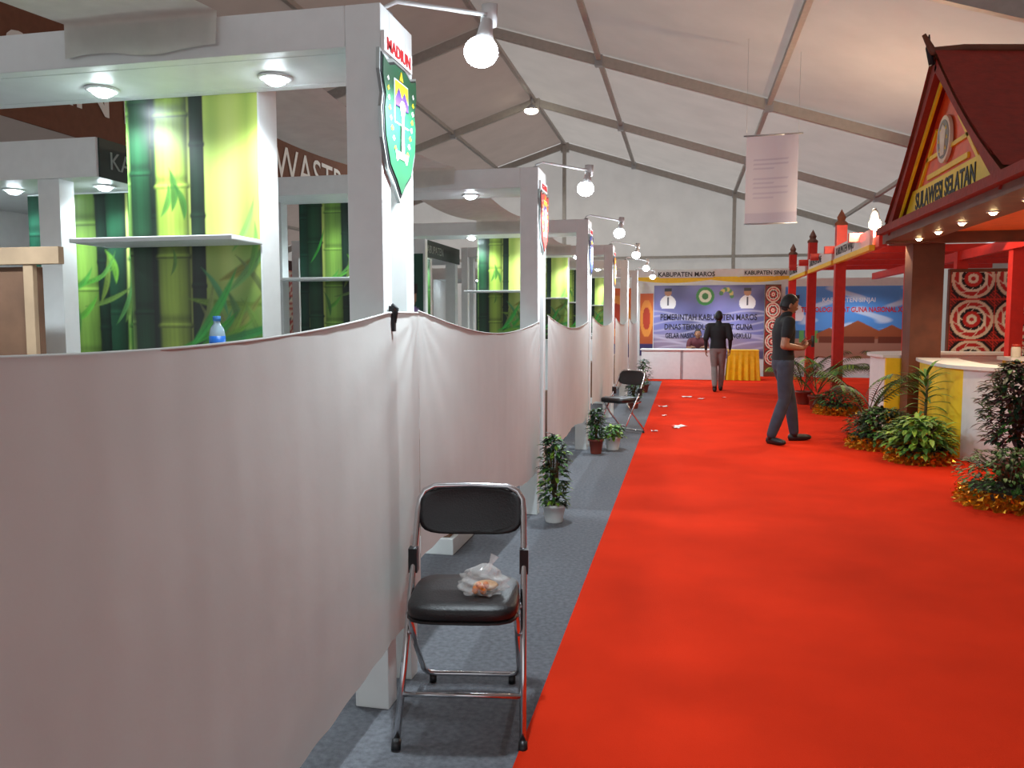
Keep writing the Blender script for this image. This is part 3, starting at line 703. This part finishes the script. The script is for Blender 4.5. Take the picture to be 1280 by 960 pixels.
def sk(a,c):
    per=a*4; s=int(min(3,per)); t=per-s; c0=[(1.0,19.4),(1.68,19.4),(1.68,19.9),(1.0,19.9),(1.0,19.4)]
    p=Vector(c0[s])*(1-t)+Vector(c0[s+1])*t; cx=Vector((1.34,19.65)); d=(p-cx).normalized(); p=p+d*(.02+.02*math.sin(a*130))*(1-c)*1.5
    return (p.x,p.y,.015+.70*c)
b.grid(sk,200,8,YC); b.box(.99,1.69,19.39,19.91,.70,.72,YC); b.finish('draped_table')
b=B()
for (x,y,s,r) in ((.05,14.9,.13,.3),(.3,14.6,.1,1.2),(-.33,13.2,.1,.4),(-.05,10.75,.12,.8),(-.28,11.9,.05,.2),(-.36,10.2,.06,.1),(-.1,10.6,.08,2),(.7,14.9,.05,.4)):
    v=[];f=[]
    for j in range(4):
        for i in range(4):
            px=(i/3-.5)*s*1.4;py=(j/3-.5)*s; v.append((x+px*math.cos(r)-py*math.sin(r),y+px*math.sin(r)+py*math.cos(r),.016+.018*random.random()))
    for j in range(3):
        for i in range(3): f.append((j*4+i,j*4+i+1,j*4+i+5,j*4+i+4))
    b.add(v,f,mat('paper_scrap',(228,222,220),.8))
b.finish('litter_paper')

def hb(u,v):
    A=c3((210,210,226),len(u)); A*=(.88+.16*v)[:,None]
    for k in range(9): setc(A,(np.abs(v-(.3+k*.055))<.008)&(u>.15)&(u<.55+.3*abs(math.sin(k*2.1))),(184,182,206))
    setc(A,(v<.12),(184,184,206)); return A
b=B(); x0=.80
b.grid(lambda a,c:(x0+.70*a,12.0+.02*math.sin(a*5),2.78+1.22*c+.01*a),30,60,print_mat('banner_print',.7,.5),True,hb)
b.tube([(x0-.04,12,4.01),(x0+.76,12,4.02)],.012,STEEL,8); b.tube([(x0-.01,12,2.78),(x0+.71,12,2.79)],.01,STEEL,8)
for x in (x0,x0+.7): b.tube([(x,12,4.0),(x,12,roofz(x)+.05)],.002,STEEL,5)
b.finish('hanging_banner')
for (x,y,z) in ((RX+.0,19.3,6.42),):
    b=B(); b.tube([(x,y,z+.3),(x,y,z+.12)],.02,STEEL,8); b.tube([(x,y,z+.14),(x,y,z+.02)],[.06,.17],STEEL,20); b.sphere((x,y,z),(.17,.17,.07),mat('hi_bay',(255,250,225),.5,emit=24,var=0))
    b.box(x-.02,x+.02,y,y+.5,z+.28,z+.33,STEEL)
    ob=b.finish('high_bay_lamp'); light('bay_bulb','SPOT',(x,y,z-.14),500,(1,.96,.88),ob,.15,170,.3)

# ------------------------------------------------------------------ people
SKIN=mat('skin',(150,104,78),.55,var=.06); HAIR=mat('black_hair',(16,14,14),.6,var=.3,nscale=80); EYEW=mat('eye_white',(230,228,222),.3); LIP=mat('lips',(120,66,58),.5)
def make_person(name,loc,rz,J,cloth_mats,voxel=.010,sleeve=.55,headpitch=0,headyaw=0,handpose=None,scale=1.0,shoe=None):
    SH,TR,SHOE=cloth_mats
    t=B(); dm=mat('tmp',(1,1,1)); segs=[]
    def limb(a,bb,ra,rb,lab,mid=None):
        a=Vector(a);bb=Vector(bb); n=7; P=[a.lerp(bb,k/(n-1)) for k in range(n)]
        R=[ra+(rb-ra)*k/(n-1)+(mid or 0)*math.sin(math.pi*k/(n-1)) for k in range(n)]
        t.tube(P,R,dm,14); t.sphere(a,ra,dm,14,8); t.sphere(bb,rb,dm,14,8); segs.append((a,bb,ra,rb,lab))
    pe,ch,ne=Vector(J['pelvis']),Vector(J['chest']),Vector(J['neck'])
    mid=pe.lerp(ch,.45)
    P=[pe-Vector((0,0,.10)),pe-Vector((0,0,.03)),pe+Vector((0,0,.05)),mid,ch-(ch-mid)*.3,ch+Vector((0,0,.02)),ch.lerp(ne,.55),ne-(ne-ch)*.12,ne+Vector((0,0,.02))]
    R=[(.13,.09),(.170,.118),(.168,.118),(.158,.110),(.172,.120),(.188,.122),(.180,.105),(.10,.075),(.055,.055)]
    t.tube(P,R,dm,28,ref=(1,0,0)); segs.append((pe,ch,.17,.18,'shirt')); segs.append((ch,ne,.17,.10,'shirt'))
    hd=Vector(J['head']); limb(ne-Vector((0,0,.03)),hd-Vector((0,0,.04)),.058,.054,'skin')
    for s in ('R','L'):
        sh,el,wr=[Vector(J[s+k]) for k in ('sh','el','wr')]
        limb(ch.lerp(sh,.55)+Z*.05,sh,.075,.066,'shirt'); 
        e=sh.lerp(el,sleeve*1.0); limb(sh,e,.066,.062,'shirt',.004); limb(e,el,.050,.042,'skin' if sleeve<1 else 'shirt')
        limb(el,wr,.043,.028,'skin' if sleeve<1 else 'shirt',.004)
        hp,kn,an=[Vector(J[s+k]) for k in ('hip','kn','an')]
        limb(hp,kn,.098,.068,'trouser',.004); limb(kn,an+Z*.02,.068,.056,'trouser',.006)
        limb(pe.lerp(hp,.4)-Z*.02,hp,.11,.10,'trouser')
    me=t.mesh('tmp'); ob=bpy.data.objects.new('tmp',me); sc.collection.objects.link(ob)
    md=ob.modifiers.new('r','REMESH'); md.mode='VOXEL'; md.voxel_size=voxel
    m2=ob.modifiers.new('s','SMOOTH'); m2.factor=.6; m2.iterations=5
    dg=bpy.context.evaluated_depsgraph_get(); ev=bpy.data.meshes.new_from_object(ob.evaluated_get(dg))
    nv=len(ev.vertices); co=np.zeros(nv*3); ev.vertices.foreach_get('co',co); co=co.reshape(-1,3)
    faces=[tuple(p.vertices) for p in ev.polygons]
    bpy.data.objects.remove(ob)
    fc=np.array([co[list(f)].mean(0) for f in faces])
    best=np.full(len(fc),1e9); lab=np.zeros(len(fc),int); labs=['shirt','skin','trouser']
    for (a,bb,ra,rb,l) in segs:
        a=np.array(a);d=np.array(bb)-a; tt=np.clip(((fc-a)@d)/(d@d),0,1); dist=np.linalg.norm(fc-(a+tt[:,None]*d),axis=1)-(ra+(rb-ra)*tt)
        if l=='trouser' : dist=dist+np.where(fc[:,2]>J['belt'],.3,0)
        if l=='shirt': dist=dist+np.where((fc[:,2]<J['belt'])&(np.abs(fc[:,0])<.16)&(not J.get('sit',False)),.3,0)
        m=dist<best; best[m]=dist[m]; lab[m]=labs.index(l)
    b=B(); ms=[SH,SKIN,TR]
    idx=[[f for f,l in zip(faces,lab) if l==k] for k in range(3)]
    b.V+=[tuple(c) for c in co]; b.C+=[(1,1,1)]*nv
    for k in range(3):
        mi=b.mi(ms[k])
        for f in idx[k]: b.F.append(f); b.M.append(mi); b.S.append(True)
    for s in ('R','L'):
        an=Vector(J[s+'an']); to=Vector(J[s+'toe']); d=(to-an); d.z=0; d.normalize(); zf=J.get(s+'fz',0.0)
        heel=Vector((an.x,an.y,zf+.04))-d*.055
        tip=heel+d*.265; mid_=heel.lerp(tip,.45)
        sd=Vector((0,0,1))
        b.tube([heel-d*.012,heel,heel+d*.06,mid_,heel.lerp(tip,.75),tip-d*.02,tip],[(.015,.015),(.040,.034),(.046,.038),(.042,.040),(.036,.046),(.028,.036),(.012,.016)],SHOE,16,ref=sd)
        b.tube([an+Z*.03,Vector((an.x,an.y,zf+.05))],[.046,.044],SHOE,14)
    Mh=Euler((math.radians(headpitch),0,math.radians(headyaw))).to_matrix()
    def hf(p):
        x,y,z=p; 
        if z<0: x*=1-.28*(-z)**1.3; y=y*(1-.10*(-z)) + .06*(-z)
        if y>.2 and abs(x)<.3: 
            nz=math.exp(-((z+.10)/.16)**2)*math.exp(-(x/.13)**2); y+=.20*nz
            y+=.05*math.exp(-((z+.45)/.1)**2)*math.exp(-(x/.25)**2)
        if y>.3: 
            for ex in (-.36,.36): y-=.10*math.exp(-((z-.02)/.13)**2-((x-ex)/.17)**2)
            y+=.04*math.exp(-((z-.18)/.08)**2)
            if z<-.7: y+=.05
        return Vector((x,y,z))
    b.sphere(hd,(.076,.094,.118),SKIN,40,30,Mh,hf)
    for sg in (-1,1):
        b.sphere(hd+Mh@Vector((sg*.028,.079,.002)),(.012,.008,.008),EYEW,10,6,Mh); b.sphere(hd+Mh@Vector((sg*.028,.086,.002)),.0045,BLK,8,6)
        b.sphere(hd+Mh@Vector((sg*.028,.084,.021)),(.017,.005,.004),HAIR,10,6,Mh)
        def ef(p): return Vector((p.x,p.y*(1+.2*p.z),p.z))
        b.sphere(hd+Mh@Vector((sg*.077,-.006,-.008)),(.010,.019,.032),SKIN,12,10,Mh,ef)
    b.sphere(hd+Mh@Vector((0,.089,-.056)),(.024,.007,.007),LIP,14,8,Mh)
    def hair(p):
        lim=-.42 if p.y<0 else (-.42+1.0*min(1,p.y*1.6))
        q=p.copy()
        if p.z<lim: q=Vector((p.x*.86,p.y*.86,max(p.z,-.9)*.9))
        else: q=p*(1+.02*math.sin(p.x*31)*math.sin(p.y*27))
        return q
    b.sphere(hd+Mh@Vector((0,-.006,.008)),(.083,.101,.124),HAIR,40,30,Mh,hair)
    hp=handpose or {}
    for s,sg in (('R',1),('L',-1)):
        wr=Vector(J[s+'wr']); d,nrm,curl=hp.get(s,((0,.15,-1),(-sg,0,0),.35))
        d=Vector(d).normalized(); nrm=Vector(nrm); nrm=(nrm-d*nrm.dot(d)).normalized(); sd=d.cross(nrm).normalized()
        th_side=1 if sd.dot(Vector(hp.get(s+'t',(0,1,0))))>0 else -1
        b.tube([wr-d*.02,wr,wr+d*.035,wr+d*.075,wr+d*.092],[(.022,.026),(.020,.027),(.016,.038),(.014,.041),(.008,.036)],SKIN,16,ref=nrm)
        for k,(off,L) in enumerate(((.030,.070),(.010,.080),(-.010,.074),(-.029,.058))):
            p=wr+d*.082+sd*off*th_side; dd=d.copy(); P=[p-d*.015,p.copy()]
            for q in range(3):
                dd=(dd+nrm*curl*(1.0)).normalized(); p=p+dd*L*(.42,.32,.26)[q]; P.append(p.copy())
            b.tube(P,[.0085,.0088,.0082,.0074,.005],SKIN,8)
        p=wr+d*.028+sd*.026*th_side; dd=(d*.7+sd*.7*th_side+nrm*.25).normalized(); P=[p]
        for q in range(3): p=p+dd*(.032,.028,.022)[q]; P.append(p.copy()); dd=(dd+d*.25+nrm*.2).normalized()
        b.tube(P,[.012,.0105,.009,.006],SKIN,8)
    b.tube([ne+Vector((.060*math.cos(a*math.pi/10),.056*math.sin(a*math.pi/10),.005)) for a in range(21)],.007,SH,6,cap=False)
    if 'phone' in J:
        b2=Vector(J['phone']); 
        b.box(b2.x-.036,b2.x+.036,b2.y-.006,b2.y+.006,b2.z-.06,b2.z+.07,BLACKP)
    ob=b.finish(name,loc,rz); ob.scale=(scale,)*3
    return ob
BT=mat('black_tshirt',(20,19,20),.85,var=.2,bump=.3,bscale=12); JE=mat('dark_jeans',(52,56,68),.85,var=.2,bump=.3,bscale=14); SHO=mat('dark_shoe',(24,20,20),.5)
GT=mat('grey_trousers',(122,114,110),.85,var=.1,bump=.3,bscale=14); BJ=mat('black_jacket',(20,19,22),.8); MR=mat('maroon_shirt',(96,44,52),.85)
J1=dict(pelvis=(0,0,.93),chest=(0,.0,1.26),neck=(0,.015,1.445),head=(0,.055,1.575),belt=.955,
 Rsh=(.185,0,1.385),Rel=(.235,-.07,1.12),Rwr=(.13,.16,1.09),Lsh=(-.185,.02,1.385),Lel=(-.235,.0,1.12),Lwr=(-.09,.22,1.12),
 Rhip=(.09,0,.90),Rkn=(.115,-.01,.50),Ran=(.13,-.15,.09),Rtoe=(.34,-.05,.03),Lhip=(-.09,0,.90),Lkn=(-.11,.13,.50),Lan=(-.12,.19,.09),Ltoe=(-.14,.4,.03),phone=(.0,.335,1.16))
make_person('standing_man',(1.10,9.62,.012),math.radians(-78),J1,(BT,JE,SHO),headpitch=-18,
  handpose={'R':((-.55,.8,.15),(-.6,-.4,.5),.38),'Rt':(0,.2,1),'L':((.35,.9,.2),(.6,-.4,.4),.38),'Lt':(0,.2,1)})
J2=dict(pelvis=(0,0,.92),chest=(0,.02,1.25),neck=(0,.035,1.435),head=(0,.05,1.565),belt=.90,
 Rsh=(.19,.02,1.375),Rel=(.245,-.03,1.11),Rwr=(.24,.08,.88),Lsh=(-.19,.02,1.375),Lel=(-.25,-.05,1.11),Lwr=(-.25,.02,.87),
 Rhip=(.08,0,.89),Rkn=(.075,.10,.49),Ran=(.06,.16,.09),Rtoe=(.06,.4,.03),Lhip=(-.08,0,.89),Lkn=(-.07,.0,.50),Lan=(-.05,-.18,.12),Ltoe=(-.05,.2,.03))
make_person('walking_man',(.64,16.35,.012),math.radians(-4),J2,(BJ,GT,SHO),sleeve=1.0,scale=.94,voxel=.013)
J3=dict(pelvis=(0,0,.50),chest=(0,.10,.80),neck=(0,.16,.96),head=(0,.20,1.07),belt=.40,sit=True,
 Rsh=(.18,.12,.90),Rel=(.24,.22,.70),Rwr=(.14,.40,.765),Lsh=(-.18,.12,.90),Lel=(-.24,.22,.70),Lwr=(-.14,.40,.765),
 Rhip=(.09,0,.50),Rkn=(.12,.20,.47),Ran=(.12,.18,.09),Rtoe=(.12,.4,.03),Lhip=(-.09,0,.50),Lkn=(-.12,.20,.47),Lan=(-.12,.18,.09),Ltoe=(-.12,.4,.03))
make_person('seated_attendant',(.30,20.27,.012),math.radians(180),J3,(MR,JE,SHO),sleeve=.6,voxel=.013,
  handpose={'R':((-.3,1,0),(0,0,-1),.10),'Rt':(-1,0,0),'L':((.3,1,0),(0,0,-1),.10),'Lt':(1,0,0)})
b=B(); b.lathe([(.16,0),(.17,.01),(.15,.37),(.18,.38),(.18,.40),(.02,.405)],(.30,20.29,.013),mat('stool_plastic',(60,90,160),.4),20); b.finish('plastic_stool')

# ------------------------------------------------------------------ world, camera
w=bpy.data.worlds.new('World'); sc.world=w; w.use_nodes=True
bg=w.node_tree.nodes['Background']; bg.inputs[0].default_value=(.94,.96,1.0,1); bg.inputs[1].default_value=1.0
cam=bpy.data.cameras.new('Camera'); co_=bpy.data.objects.new('Camera',cam); sc.collection.objects.link(co_)
cam.sensor_width=36; cam.lens=28.125; cam.clip_start=.05
co_.location=(0,0,1.42); co_.rotation_euler=(math.radians(90-4.57),0,math.radians(12.2)); sc.camera=co_
